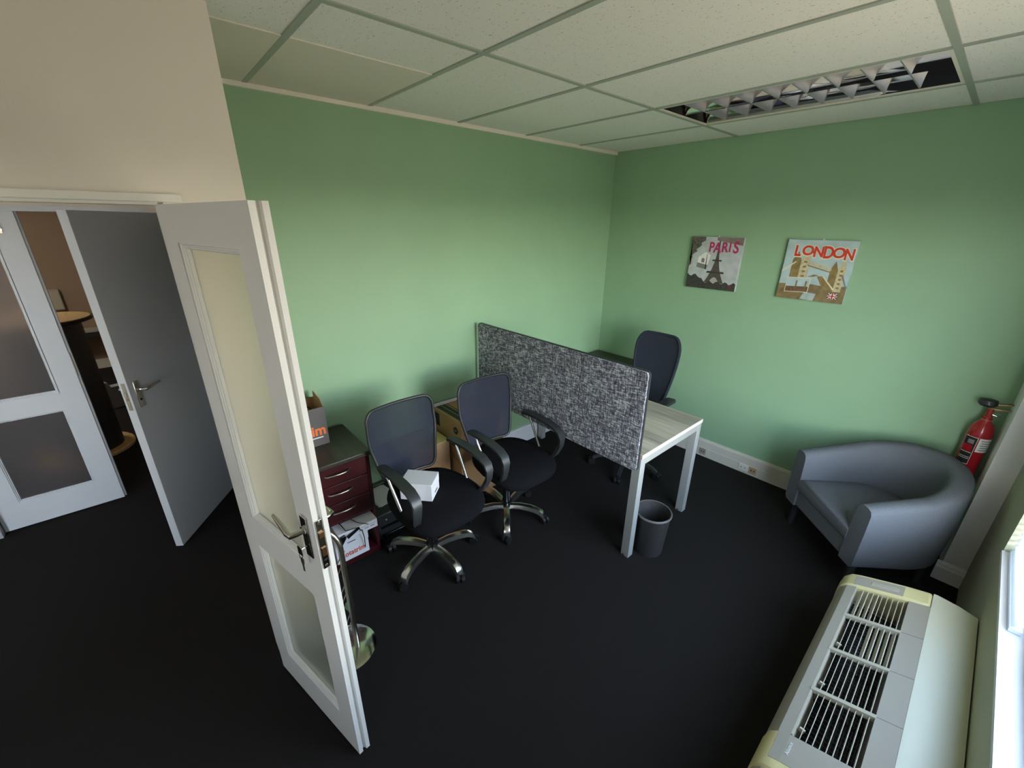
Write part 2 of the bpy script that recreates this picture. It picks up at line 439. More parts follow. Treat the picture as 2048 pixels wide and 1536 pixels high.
# ------------------------------------------------------------------ doors
def lever(parent, s, z, y0, side, dirn, m, curl=True):
    """lever handle on local face y0; side=-1 front (-y), dirn = -1 points to -x"""
    hd = MB().box(s-.019, s+.019, *sorted((y0, y0+side*.006)), z-.105, z+.05).build('handle_plate', m, parent, bevel=.003)
    p = []
    n0 = (s, y0, z); p.append(n0); p.append((s, y0+side*.03, z)); p.append((s+dirn*.006, y0+side*.047, z))
    for t in range(1, 7):
        u = t/6; p.append((s+dirn*(.006+.115*u), y0+side*(.05-.012*math.sin(u*PI*.5)*(1 if curl else .4)), z+(.018*u*u if curl else .004*u)))
    MB().tube(p, [.010, .010, .010, .010, .010, .0095, .009, .008, .006], 10, flat=(1, .8)).build('lever', m, hd, smooth=50)
    MB().cyl((s, y0+side*.006, z), (s, y0+side*.012, z), .014).build('rose', m, hd, smooth=40)
    MB().cyl((s, y0+side*.006, z-.06), (s, y0+side*.008, z-.06), .006).build('keyhole', BLACKG, hd)
    return hd

PROF = [(0, 0), (.003, .0), (.005, .004), (.009, .0045), (.011, .009), (.015, .0095), (.018, .017)]
def glazed_leaf(root, Lf, panes, m, glass, edge, th=.042, z0=.01, z1=2.004):
    """local: x along leaf, y thickness 0..th"""
    (a0, a1, b0, b1), (c0, c1, d0, d1) = panes        # lower pane, upper pane  (x0,x1,z0,z1)
    MB().box(0, a0, 0, th, z0, z1).build('hinge_stile', m, root)
    MB().prism([(a1, 0)]+edge+[(a1, th)], 'z', z0, z1).build('lock_stile', m, root)
    B('bottom_rail', m, a0, a1, 0, th, z0, b0, root)
    B('lock_rail', m, a0, a1, 0, th, b1, d0, root)
    B('top_rail', m, a0, a1, 0, th, d1, z1, root)
    for (p0, p1, q0, q1) in panes:
        k = MB().frame(p0, p1, q0, q1, PROF+[(.018, th/2-.002)])
        k.frame(p0, p1, q0, q1, [(i, th-y) for i, y in PROF]+[(.018, th/2+.002)])
        k.build('glazing_bead', m, root)
        B('glass_pane', glass, p0+.012, p1-.012, th/2-.002, th/2+.002, q0+.012, q1-.012, root)

# office door leaf, standing open
hx, hy = .872, -3.414
ang = R(12.7)
door = sroot('door_1', (hx, hy, 0), ang)
Ld = .5915
edge = [(Ld, 0), (Ld+.001, .015), (Ld-.008, .018), (Ld-.010, .022), (Ld-.006, .026), (Ld+.004, .028), (Ld+.006, .042)]
glazed_leaf(door, Ld, ((.100, .495, .170, .787), (.110, .502, .918, 1.900)), GLOSSW, FROST, edge)
lever(door, .540, 1.085, 0, -1, -1, CHROME)
lever(door, .540, 1.085, .042, 1, -1, CHROME)
lk = B('lock_faceplate', CHROME, Ld, Ld+.0055, .004, .024, .955, 1.135, door, .001)
B('latch_bolt', BRASS, Ld+.005, Ld+.012, .007, .021, 1.075, 1.093, lk)
B('dead_bolt', BRASS, Ld+.005, Ld+.010, .007, .021, 1.005, 1.035, lk)
for z in (.965, 1.125): MB().cyl((Ld+.005, .014, z), (Ld+.0065, .014, z), .005, n=10).build('screw', BRUSHED, lk)
B('lock_slot', INK, Ld+.005, Ld+.0062, .009, .019, .985, .99, lk)
for z in (.25, 1.0, 1.8): MB().cyl((-.006, .047, z-.05), (-.006, .047, z+.05), .007, n=10).build('hinge', BRUSHED, door, smooth=40)
# keys in the lock
Md = Matrix.Translation((hx, hy, 0)) @ Matrix.Rotation(ang, 4, 'Z')
kp = Md @ Vector((.540, -.004, 1.025))
key = thing('door_key', 'steel key and second key hanging from the lock of the open white door', 'key', tuple(kp), ang)
MB().cyl((0, -.024, 0), (0, .004, 0), .0022, n=8).build('shaft', CHROME, key)
MB().prism([(-.011, -.016), (.011, -.016), (.011, .012), (.006, .016), (-.006, .016), (-.011, .012)], 'y', -.028, -.0255).build('bow', CHROME, key)
MB().tube([(.010*math.cos(a), -.0265+.003*math.sin(a), -.020+.010*math.sin(a)) for a in [2*PI*k/14 for k in range(14)]], .0011, 6, loop=True).build('ring', CHROME, key)
k2 = MB().prism([(-.010, -.030), (.010, -.030), (.009, -.05), (.004, -.055), (.004, -.082), (-.004, -.082), (-.004, -.055), (-.009, -.05)], 'y', -.027, -.025)
k2.build('hanging_key', BRUSHED, key)

# corridor: flush grey door, open
gl = Vector((-.393, -3.687)); gd = Vector((-.823, .568)).normalized()
hinge = gl+gd*.80
ga = math.atan2(-gd.y, -gd.x)
door2 = sroot('door_2', (hinge.x, hinge.y, 0), ga)
B('leaf', DOORG, 0, .795, -.042, 0, .008, 2.0, door2)
B('lock_edge', DOORB, .795, .80, -.042, 0, .008, 2.0, door2)
lever(door2, .745, 1.07, 0, 1, -1, CHROME, False)
lever(door2, .745, 1.07, -.042, -1, -1, CHROME, False)
lk = B('lock_faceplate', BRUSHED, .80, .803, -.030, -.012, .965, 1.125, door2)
B('latch_bolt', CHROME, .803, .812, -.027, -.015, 1.05, 1.07, lk)
MB().cyl((.803, -.021, 1.03), (.805, -.021, 1.03), .007, n=10).build('cylinder', BRASS, lk)

# corridor: closed glazed leaf
door3 = sroot('door_3', (-1.30, -4.562, 0), PI/2)
# local x -> +y world, local y -> -x world
L3 = .597
edge3 = [(L3, 0), (L3, .018), (L3+.012, .018), (L3+.012, .042)]
glazed_leaf(door3, L3, ((.108, .485, .187, .77), (.108, .49, .885, 1.89)), DOORB, FROSTB, edge3)
B('strike_plate', BRUSHED, L3, L3+.0045, .001, .016, .975, 1.135, door3)
bo = B('flush_bolt', BRUSHED, L3-.085, L3-.070, -.004, 0, 1.88, 1.99, door3)
B('bolt_rod', CHROME, L3-.0815, L3-.0735, -.012, -.004, 1.90, 2.0, bo)
B('bolt_guide', CHROME, L3-.088, L3-.067, -.014, 0, 1.895, 1.902, bo)

# ------------------------------------------------------------------ room beyond the corridor
B('skirt_strip', SKIRT, -5.4, -5.38, -5.6, -2.4, 0, .13).name = 'baseboard_far'
st(bpy.data.objects['baseboard_far'])
tt = thing('tall_table', 'tall round table with wooden top and black column seen through the corridor door gap', 'table', (-2.42, -4.19, 0))
WOOD = mat('beech_wood', (206, 170, 112), .45, noise=(4, .12, (1, 8, 1)))
MB().lathe([(.31, 0), (.31, .02), (.30, .03), (0.0, .03)], 32).build('base', WOOD, tt, smooth=40)
MB().cyl((0, 0, .03), (0, 0, 1.17), .235, n=28).build('column', BLACKP, tt, smooth=40)
MB().lathe([(0, 1.17), (.30, 1.17), (.32, 1.18), (.32, 1.20), (0, 1.20)], 32).build('edge_band', BLACKG, tt, smooth=40)
MB().lathe([(0, 1.20), (.305, 1.20), (.305, 1.205), (0, 1.205)], 32).build('top', WOOD, tt, smooth=40)
sb = thing('low_shelf', 'black wall shelf rail low on the far taupe wall', 'shelf', (-5.25, -4.0, 0))
B('shelf_board', BLACKP, -.13, .12, -.9, .9, .5, .56, sb); B('shelf_top', GREYP2, -.13, .13, -.9, .9, .56, .58, sb)
for y in (-.85, .85): B('shelf_leg', BLACKP, -.1, .1, y-.03, y+.03, 0, .5, sb)
bgk = thing('paper_bag', 'pale grey paper carrier bag on the floor beyond the corridor doors', 'bag', (-3.55, -3.98, 0), R(20))
MB().prism([(-.15, 0), (.15, 0), (.16, .30), (.07, .30), (.05, .24), (-.05, .24), (-.07, .30), (-.16, .30)], 'x', -.05, .05).build('bag_body', mat('grey_paper', (150, 150, 154), .7), bgk)
so = thing('wall_speaker', 'narrow pale box fixed to the far taupe wall above the tall table', 'speaker', (-5.4, -4.37, .85))
B('box_body', GREYP2, 0, .06, -.05, .05, 0, .26, so, .005); B('box_front', GREYP, .06, .066, -.04, .04, .02, .24, so)
# added ceiling lamp, out of view, to brighten that room
fl = thing('fill_lamp', 'added square ceiling lamp, out of view, brightening the room beyond the corridor', 'lamp', (-3.6, -4.9, H))
EM = mat('fill_lamp_diffuser', (255, 240, 220), .5); EM.node_tree.nodes['Principled BSDF'].inputs['Emission Color'].default_value = (1, .92, .80, 1); EM.node_tree.nodes['Principled BSDF'].inputs['Emission Strength'].default_value = 15.0
B('fill_lamp_tray', WGLOSS, -.3, .3, -.3, .3, -.05, 0, fl); B('fill_lamp_diffuser', EM, -.28, .28, -.28, .28, -.056, -.05, fl)

#__OBJECTS__
# ================================================================== OBJECTS
# ------------------------------------------------------------------ ceiling light (recessed louvre, switched off)
lx0, lx1, ly0, ly1 = x1, x1+1.2, -1.123, -.523
cl = thing('ceiling_light', 'recessed ceiling light with mirrored louvre grid, switched off', 'light', ((lx0+lx1)/2, (ly0+ly1)/2, H))
MIRROR = mat('louvre_mirror', (216, 212, 204), .05, 1.0)
BLADE = mat('louvre_blade', (188, 188, 196), .3, .6)
hx2, hy2 = .588, .288
b = MB().frame(-hx2, hx2, -hy2, hy2, [(0, 0), (.013, 0), (.013, .006)])
b.v = [(x, z, y) for x, y, z in b.v]; b.build('trim_frame', STRIPW, cl)
b = MB(); b.box(-hx2, hx2, -hy2, hy2, .10, .106); b.box(-hx2, -hx2+.003, -hy2, hy2, .004, .10); b.box(hx2-.003, hx2, -hy2, hy2, .004, .10)
b.box(-hx2, hx2, -hy2, -hy2+.003, .004, .10); b.box(-hx2, hx2, hy2-.003, hy2, .004, .10)
b.build('housing', mat('fixture_inside', (24, 22, 21), .5), cl)
def parab(name, yc, w, mirror_side=0):
    pts = []
    for t in range(5): u = t/4; pts.append((yc-w*(u**.6), .010+.07*u))
    for t in range(4, -1, -1): u = t/4; pts.append((yc+w*(u**.6), .010+.07*u))
    return MB().prism(pts, 'x', -.573, .573).build(name, MIRROR, cl, smooth=40)
parab('reflector', 0, .030)
for s in (-1, 1):
    pts = [(s*.275, .006), (s*.271, .010), (s*.248, .045), (s*.232, .085), (s*.275, .085)]
    MB().prism(pts, 'x', -.573, .573).build('reflector', MIRROR, cl, smooth=30)
bd = None
for k in range(8):
    xk = -.573+1.146*(k+1)/9-.01
    for (a, c) in ((-.271, -.006), (.006, .271)):
        q = MB().prism([(-.003, .008), (.003, .008), (.016, .062), (-.016, .062)], 'y', a, c)
        o = q.build('cross_blade', BLADE, cl); o.location = (xk, 0, 0)
TUBEM = mat('dark_tube', (120, 118, 112), .4)
for y in (-.13, .13): MB().cyl((-.56, y, .085), (.56, y, .085), .013, n=10).build('lamp_tube', TUBEM, cl, smooth=40)

# ------------------------------------------------------------------ desk
dk = thing('desk', 'pale wood-grain desk with silver square legs behind the tweed screen', 'desk', (0, 0, 0))
DX0, DX1, DYa, DYb, DT = .04, 1.54, -1.598, -.866, .745
B('desktop', PLANK, DX0, DX1, DYa, DYb, DT-.025, DT, dk, .0015)
B('edge_band', mat('edge_pale', (214, 205, 196), .5), DX1, DX1+.002, DYa, DYb, DT-.025, DT, dk)
def leg_frame(x0, x1_):
    lf = [B('leg', ALU, x0, x1_, y0, y0+.05, 0, DT-.03, dk, .002) for y0 in (DYa, DYb-.05)]
    B('end_rail', ALU, x0, x1_, DYa+.05, DYb-.05, DT-.075, DT-.03, dk, .002)
    for y0 in (DYa, DYb-.05): B('levelling_foot', RUBBER, x0+.01, x0+.025, y0-.0005, y0+.012, .004, .012, dk)
leg_frame(DX1-.055, DX1-.002); leg_frame(DX0+.005, DX0+.055)
B('side_rail', ALU, DX0+.055, DX1-.055, DYa+.08, DYa+.12, DT-.07, DT-.03, dk)
B('side_rail', ALU, DX0+.055, DX1-.055, DYb-.12, DYb-.08, DT-.07, DT-.03, dk)

# privacy screen hung on the desk's front edge
sc = thing('desk_screen', 'charcoal tweed privacy screen fixed along the front of the pale desk', 'screen', (0, 0, 0))
def rrect(x0, x1_, z0, z1, r, n=5):
    p = []
    for cx_, cz_, a0 in ((x1_-r, z1-r, 0), (x0+r, z1-r, 90), (x0+r, z0+r, 180), (x1_-r, z0+r, 270)):
        for k in range(n+1): a = R(a0+90*k/n); p.append((cx_+r*math.cos(a), cz_+r*math.sin(a)))
    return p
SX0, SX1, SZ0, SZ1 = .05, 1.53, .64, 1.248
MB().prism(rrect(SX0, SX1, SZ0, SZ1, .022), 'y', -1.618, -1.602).build('core_edge', BLACKP, sc, smooth=40)
MB().prism(rrect(SX0+.002, SX1-.003, SZ0+.002, SZ1-.003, .02), 'y', -1.628, -1.617).build('fabric_front', TWEED, sc, bevel=.003)
MB().prism(rrect(SX0+.002, SX1-.003, SZ0+.002, SZ1-.003, .02), 'y', -1.603, -1.599).build('fabric_back', TWEED, sc)
for x in (.22, 1.30): B('bracket', ALU, x, x+.04, -1.603, -1.575, .50 if x < 1 else .66, .72, sc)

# ------------------------------------------------------------------ swivel chairs
def task_chair(label, group, loc, rz, base_rot):
    t = thing('swivel_chair', label, 'chair', loc, rz, group)
    # five-star chrome base
    for k in range(5):
        a = base_rot-rz+2*PI*k/5; c, s = math.cos(a), math.sin(a)
        path = [(.03, .094), (.10, .108), (.17, .108), (.225, .100), (.262, .080), (.276, .056)]
        rs = []
        for r, z in path:
            wd = .022+.004*min(1, r/.2); h = .017
            sec = [(-wd, -h), (wd, -h), (wd*.75, h*.6), (0, h), (-wd*.75, h*.6)]
            rs.append([(c*r-s*q[0], s*r+c*q[0], z+q[1]) for q in sec])
        MB().rings(rs).build('base_leg', mat('polished_base', (226, 222, 214), .26, 1.0), t, smooth=35)
        cr = .278; cx_, cy_ = c*cr, s*cr
        a2 = a+.9
        u = Vector((math.cos(a2), math.sin(a2), 0))
        ctr = Vector((cx_, cy_, .026))
        cs = MB().cyl(ctr-u*.024, ctr-u*.006, .026, n=18); cs.cyl(ctr+u*.006, ctr+u*.024, .026, n=18)
        cs.cyl(ctr-u*.006, ctr+u*.006, .012, n=10)
        cs.lathe([(.008, 0), (.008, .012), (.0, .012)], 10, (cx_, cy_, .046))
        cs.build('caster', RUBBER, t, smooth=40)
    MB().lathe([(.0, .075), (.036, .075), (.036, .125), (.028, .13), (.028, .25), (.02, .255), (.02, .40), (0, .40)], 18).build('gas_column', BLACKG, t, smooth=40)
    B('tilt_mechanism', BLACKP, -.13, .13, -.08, .08, .395, .458, t, .008)
    # seat: superellipse cushion
    def ring(k, z, n=36):
        out = []
        for i in range(n):
            a = 2*PI*i/n; ca, sa = math.cos(a), math.sin(a); e = .62
            x = .265*k*math.copysign(abs(ca)**e, ca); y = .25*k*math.copysign(abs(sa)**e, sa)
            fr = max(0, x-.12)*.22
            out.append((x+.06, y*(1-.14*max(0, -x)/.265), z+.03-fr))
        return out
    MB().rings([ring(.90, .425), ring(.985, .435), ring(1.0, .452), ring(.975, .475), ring(.90, .490), ring(.70, .497), ring(.35, .499)]).build('seat', BLACKF, t, smooth=60)
    # backrest: curved mesh in a rounded frame
    Zb, Zt = .525, .975
    def bp(u, v):          # u -1..1 , v 0..1
        hw = (.164+.056*min(1, v/.55)**.8-.010*max(0, v-.6))
        y = u*hw; z = Zb+(Zt-Zb)*v
        x = -.205-.03*math.sin(v*PI*.9)*.2-.065*v**1.6 + .035*(u*u)*.9 - .02*math.sin(v*PI)
        return (x, y, z)
    # outline of rounded panel in (u,v)
    vl = [0, .02, .05, .10, .2, .3, .4, .5, .6, .7, .8, .86, .90, .93, .96, .98, .993, 1.0]
    N = len(vl)-1
    rows = []
    for j in range(N+1):
        v = vl[j]
        lim = 1.0
        if v > .86: q = (v-.86)/.14; lim = 1-.24*(1-math.sqrt(max(0, 1-q*q)))
        if v < .10: q = (.10-v)/.10; lim = 1-.16*(1-math.sqrt(max(0, 1-q*q)))
        rows.append([bp(u/8*lim, v) for u in range(-8, 9)])
    m_ = MB(); n_ = 17
    m_.add([p for r in rows for p in r], [(j*n_+i, j*n_+i+1, (j+1)*n_+i+1, (j+1)*n_+i) for j in range(N) for i in range(n_-1)])
    bk = m_.build('backrest_mesh', MESHF, t, smooth=60)
    outl = [rows[0][i] for i in range(n_)]+[rows[j][-1] for j in range(1, N+1)]+[rows[N][i] for i in range(n_-2, -1, -1)]+[rows[j][0] for j in range(N-1, 0, -1)]
    MB().tube(outl, .0095, 8, loop=True).build('backrest_frame', BLACKP, t, smooth=60)
    lb = MB(); lb.sweep([(-.05, 0, .43), (-.16, 0, .435), (-.235, 0, .48), (-.252, 0, .60)], [(.012, -.035), (.012, .035), (-.008, .035), (-.008, -.035)], (1, 0, .5)); lb.build('back_support', BLACKP, t, smooth=30)
    lum = MB(); lum.rings([[bp(u/8*.93, v) for u in range(-8, 9)] for v in (.10, .125)], close=False, caps=False)
    # arms
    for s in (-1, 1):
        Y = s*.235
        path = [(x_+.085, y_, z_) for x_, y_, z_ in [(-.185, Y-.004*s, .708), (-.15, Y, .720), (-.05, Y, .726), (.06, Y, .722), (.13, Y, .710), (.172, Y, .688), (.188, Y, .654), (.182, Y, .600), (.155, Y-.01*s, .535), (.11, Y-.03*s, .480), (.06, Y-.06*s, .452)]]
        ws = [.018, .026, .028, .028, .028, .027, .024, .021, .019, .018, .018]
        rs = []
        P_ = [Vector(p) for p in path]
        for i, p in enumerate(P_):
            tg = (P_[min(i+1, len(P_)-1)]-P_[max(i-1, 0)]).normalized(); side = Vector((0, 1, 0)); nn = side.cross(tg).normalized()
            w_, h_ = ws[i], .011
            rs.append([tuple(p+side*a+nn*b_) for a, b_ in ((-w_, -h_), (w_, -h_), (w_, h_*.4), (w_*.7, h_), (-w_*.7, h_), (-w_, h_*.4))])
        MB().rings(rs).build('armrest', BLACKP, t, smooth=50)
        MB().tube([(-.035, Y, .712), (-.025, Y-.002*s, .692), (.095, Y-.012*s, .490), (.12, Y-.04*s, .458)], .0085, 10).build('arm_strut', CHROME, t, smooth=50)
        MB().cyl((.125, Y-.05*s, .452), (.185, Y-.012*s, .478), .017, .021, 14).build('arm_knuckle', CHROME, t, smooth=40)
    return t
task_chair('black mesh-back swivel chair with a white carton on its seat', 'mesh swivel chairs in front of the screen', (.728, -2.515, 0), R(3), R(-68))
task_chair('black mesh-back swivel chair with an empty seat, against the tweed screen', 'mesh swivel chairs in front of the screen', (.725, -1.906, 0), R(-1), R(-40))

# chair behind the desk: taller black mesh back
hc = thing('office_chair', 'black high-back office chair tucked behind the pale desk', 'chair', (.905, -.70, 0), R(-90+2))
for k in range(5):
    a = R(20)+2*PI*k/5; c, s = math.cos(a), math.sin(a)
    rs = []
    for r, z in ((.03, .10), (.15, .105), (.24, .085), (.285, .06)):
        rs.append([(c*r-s*q[0], s*r+c*q[0], z+q[1]) for q in ((-.017, -.012), (.017, -.012), (.012, .012), (-.012, .012))])
    MB().rings(rs).build('base_leg', BLACKP, hc, smooth=35)
    u = Vector((-s, c, 0)); ctr = Vector((c*.29, s*.29, .028))
    cs = MB().cyl(ctr-u*.025, ctr-u*.005, .028, n=16); cs.cyl(ctr+u*.005, ctr+u*.025, .028, n=16); cs.cyl(ctr-u*.006, ctr+u*.006, .012, n=8); cs.cyl(ctr+Vector((0, 0, .02)), ctr+Vector((0, 0, .04)), .008, n=8)
    cs.build('caster', RUBBER, hc, smooth=40)
MB().lathe([(0, .08), (.034, .08), (.034, .13), (.026, .135), (.026, .41), (0, .41)], 16).build('gas_column', BLACKG, hc, smooth=40)
def ring2(k, z, n=32):
    o_ = []
    for i in range(n):
        a = 2*PI*i/n; ca, sa = math.cos(a), math.sin(a); e = .55
        o_.append((.24*k*math.copysign(abs(ca)**e, ca)+.02, .245*k*math.copysign(abs(sa)**e, sa), z))
    return o_
MB().rings([ring2(.9, .41), ring2(1, .43), ring2(1, .455), ring2(.93, .478), ring2(.6, .485)]).build('seat', BLACKF, hc, smooth=60)
NB = mat('chair_back_fabric', (46, 50, 60), .85, bump=(300, .3), spec=.2)
def hb(u, v):
    hw = .125+.065*math.sin(min(1, v/.8)*PI/2)-.012*max(0, v-.8)/.2
    return (-.24-.085*v+.03*u*u, u*hw, .52+.60*v)
vl = [0, .1, .2, .3, .4, .5, .6, .7, .78, .84, .88, .92, .95, .975, .99, 1.0]
rows = []; N = len(vl)-1
for j in range(N+1):
    v = vl[j]; lim = 1
    if v > .84: q = (v-.84)/.16; lim = 1-.34*(1-math.sqrt(max(0, 1-q*q)))
    rows.append([hb(u/8*lim, v) for u in range(-8, 9)])
n_ = 17; m_ = MB(); front = [p for r in rows for p in r]; backv = [(p[0]-.012, p[1], p[2]) for p in front]; nf = len(front)
fc = [(j*n_+i, j*n_+i+1, (j+1)*n_+i+1, (j+1)*n_+i) for j in range(N) for i in range(n_-1)]
m_.add(front, fc); m_.add(backv, fc); m_.build('backrest_mesh', MESHF, hc, smooth=60)
outl = [rows[0][i] for i in range(n_)]+[rows[j][-1] for j in range(1, N+1)]+[rows[N][i] for i in range(n_-2, -1, -1)]+[rows[j][0] for j in range(N-1, 0, -1)]
MB().tube([(p[0]-.006, p[1], p[2]) for p in outl], .012, 8, loop=True).build('backrest_frame', NB, hc, smooth=60)
MB().sweep([(-.02, 0, .40), (-.2, 0, .41), (-.29, 0, .48), (-.315, 0, .72)], [(.012, -.03), (.012, .03), (-.01, .03), (-.01, -.03)], (1, 0, .5)).build('back_support', BLACKP, hc, smooth=30)
for s in (-1, 1):
    MB().prism(rrect(-.12, .14, s*.265-.04, s*.265+.04, .03), 'z', .668, .692).build('arm_pad', BLACKP, hc, bevel=.006)
    MB().tube([(.0, s*.265, .67), (.0, s*.265, .46), (0, s*.2, .415)], .016, 10, flat=(1, 1.4)).build('arm_post', BLACKP, hc, smooth=50)

# dark side table in the corner
ct = thing('side_table', 'dark brown side table filling the corner behind the screen', 'table', (0, 0, 0))
B('top', DARKW, .025, .585, -.50, -.024, .697, .722, ct, .003)
for x in (.03, .545): B('side_panel', DARKW, x, x+.035, -.47, -.03, 0, .697, ct)
B('back_panel', DARKW, .065, .545, -.06, -.04, .25, .697, ct)

# ------------------------------------------------------------------ armchair
ac = thing('tub_armchair', 'grey upholstered tub armchair in the corner below the prints', 'armchair', (2.47, -.463, 0), R(225))
RO, TH, FR = .335, .095, .30
def arm_path():
    pts = []
    for k in range(5): pts.append((FR*(1-k/4), -RO, (0, -1), k/4*.35))
    for k in range(1, 20):
        a = -PI/2-PI*k/20; pts.append((RO*math.cos(a), RO*math.sin(a), (math.cos(a), math.sin(a)), .35+.65*math.sin(PI*k/20)))
    for k in range(4, -1, -1): pts.append((FR*(1-k/4), RO, (0, 1), k/4*.35))
    return pts
rs = []
for x, y, nrm, f in arm_path():
    zt = .575+.165*f
    zb = .19
    flare = .012*f
    sec = [(.02, zb), (.004, zb+.02), (0-flare, .42), (-flare, zt-.03), (.010-flare, zt-.008), (.03-flare, zt), (TH-.03, zt), (TH-.008, zt-.012), (TH, zt-.04), (TH+.01, .36), (TH+.01, zb)]
    rs.append([(x-nrm[0]*d, y-nrm[1]*d, z) for d, z in sec])
MB().rings(rs).build('shell', ARMF, ac, smooth=50)
pts = [(FR, -RO+TH)]; pts = []
ri = RO-TH+.004
for x0_, z0_, z1_, nm, mm in ((FR-.012, .195, .31, 'seat_base', ARMF),):
    pl = [(x0_, -ri)]+[(ri*math.cos(-PI/2-PI*k/16), ri*math.sin(-PI/2-PI*k/16)) for k in range(17)]+[(x0_, ri)]
    MB().prism(pl, 'z', z0_, z1_).build(nm, mm, ac, bevel=.008)
ri2 = RO-TH-.004
def cring(k, z):
    pl = [(FR+.005, -ri2)]+[(ri2*math.cos(-PI/2-PI*i/16), ri2*math.sin(-PI/2-PI*i/16)) for i in range(17)]+[(FR+.005, ri2)]
    c_ = (.05, 0); return [(c_[0]+(p[0]-c_[0])*k, p[1]*k, z) for p in pl]
MB().rings([cring(.97, .312), cring(1, .325), cring(1, .375), cring(.97, .392), cring(.88, .400), cring(.5, .406)]).build('seat_cushion', ARMF, ac, smooth=50)
for x, y in ((.24, -.27), (.24, .27), (-.20, -.20), (-.20, .20)):
    MB().cyl((x, y, .19), (x*1.04, y*1.04, 0), .024, .016, 12).build('leg', BLACKP, ac, smooth=40)

# ------------------------------------------------------------------ fire extinguisher
fe = thing('fire_extinguisher', 'red fire extinguisher hung on the green wall beside the pillar', 'extinguisher', (2.765, -.085, .565))
MB().lathe([(0, 0), (.040, 0), (.050, .012), (.052, .03), (.052, .30), (.048, .335), (.036, .362), (.022, .378), (.022, .40), (0, .40)], 28).build('cylinder', REDX, fe, smooth=50)
MB().lathe([(0, .398), (.019, .398), (.019, .41), (.015, .412), (.015, .455), (0, .455)], 16).build('valve', mat('valve_red', (176, 66, 58), .35, .4), fe, smooth=40)
MB().lathe([(.021, .384), (.0235, .387), (.021, .390)], 20).build('neck_ring', CHROME, fe)
MB().sweep([(-.012, 0, .452), (.02, .0, .458), (.075, 0, .462)], [(.003, -.01), (.003, .01), (-.003, .01), (-.003, -.01)], (0, 0, 1)).build('carry_handle', BRASS, fe)
MB().sweep([(-.012, 0, .468), (.02, 0, .485), (.072, 0, .498)], [(.003, -.01), (.003, .01), (-.003, .01), (-.003, -.01)], (0, 0, 1)).build('squeeze_lever', BRASS, fe)
MB().tube([(.0, -.012, .44), (.03, -.02, .44), (.045, -.018, .43), (.03, -.012, .42), (.012, -.012, .425)], .0016, 6).build('safety_pin', CHROME, fe)
MB().lathe([(0, 0), (.032, 0), (.040, .012), (.036, .034), (.014, .040), (0, .040)], 22).xf(Matrix.Translation((-.022, -.006, .468))).build('pressure_head', BLACKP, fe, smooth=40)
def wraplabel(name, a0, a1, z0, z1, r, m, parent):
    n = 12
    rs_ = [[(r*math.cos(a0+(a1-a0)*k/n), r*math.sin(a0+(a1-a0)*k/n), z) for k in range(n+1)] for z in (z0, z1)]
    return MB().rings(rs_, close=False, caps=False).build(name, m, parent, smooth=60)
wl = wraplabel('paper_label', R(-82), R(15), .20, .285, .0525, WHITEP, fe)
PRT = mat('label_print', (140, 132, 136), .7)
for k in range(5): wraplabel('print_line', R(-72+3*(k % 2)), R(-10-8*(k % 3)), .212+k*.014, .217+k*.014, .0527, PRT, wl)
bl2 = wraplabel('instruction_label', R(-150), R(-88), .115, .285, .0525, WHITEP, fe)
wraplabel('black_field', R(-149), R(-90), .118, .282, .0527, INK, bl2)
wraplabel('red_icon', R(-146), R(-98), .195, .235, .0529, REDX, bl2)
wraplabel('white_icon', R(-130), R(-100), .243, .268, .0529, PRT, bl2)
for z in (.148, .158, .187): wraplabel('white_line', R(-146), R(-93), z, z+.003, .0529, WHITEP, bl2)
B('wall_bracket', BLACKP, -.03, .03, .045, .085, .05, .09, fe)
B('wall_bracket', BLACKP, -.012, .012, .02, .085, .40, .415, fe)

# ------------------------------------------------------------------ air conditioner along the window wall
au = thing('air_conditioner', 'long cream and grey floor air conditioner with four louvred vents under the window', 'air conditioner', (0, 0, 0))
YA, YB = -1.15, -2.95
deck = [(2.487, .0), (2.487, .265), (2.495, .305), (2.515, .334), (2.548, .350), (2.556, .24), (2.722, .24), (2.722, .4065), (2.788, .428), (2.788, .0)]
MB().prism(deck, 'y', YB, YA-.105).build('casing', GREYP2, au, smooth=25)
MB().prism([(2.788, .0), (2.788, .429), (2.80, .431), (2.87, .424), (2.932, .408), (2.932, 0)], 'y', YB, YA).build('rear_panel', PANELW, au, smooth=25)
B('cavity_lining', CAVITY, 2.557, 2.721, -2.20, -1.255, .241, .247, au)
capp = [(2.484, .0), (2.484, .268), (2.492, .310), (2.514, .340), (2.548, .356), (2.63, .385), (2.70, .409), (2.787, .4325), (2.787, .0)]
MB().prism(capp, 'y', YA-.105, YA).build('end_cap', CREAMP, au, bevel=.012)
MB().prism([(p[0], p[1]+.0008 if p[1] > .1 else p[1]) for p in [(2.535, .351), (2.57, .3650), (2.64, .3895), (2.70, .4098), (2.70, .400), (2.535, .345)]], 'y', YA-.095, YA-.022).build('control_window', GREYP2, au)
MB().prism([(2.59, .375), (2.685, .4075), (2.685, .400), (2.59, .37)], 'y', YA-.075, YA-.045).build('control_slot', GREYP, au, bevel=.004)
# near end cap: cream rounded band around a grey insert carrying the name
MB().prism(capp, 'y', -2.36, -2.20).build('end_cap', CREAMP, au, bevel=.012)
MB().prism([(p[0], p[1]+.0012) for p in [(2.518, .3415), (2.548, .3560), (2.63, .3855), (2.70, .4095), (2.785, .4320), (2.785, .42), (2.518, .33)]], 'y', -2.315, -2.203).build('name_panel', GREYP2, au)
nv = Vector((.07, 0, .0255)).normalized()
text('maker_name', 'Alliance', .016, WHITEP, au, basis((2.562, -2.255, .3632), (.0, 1, 0), (-nv.x, 0, -nv.z)), .0004)
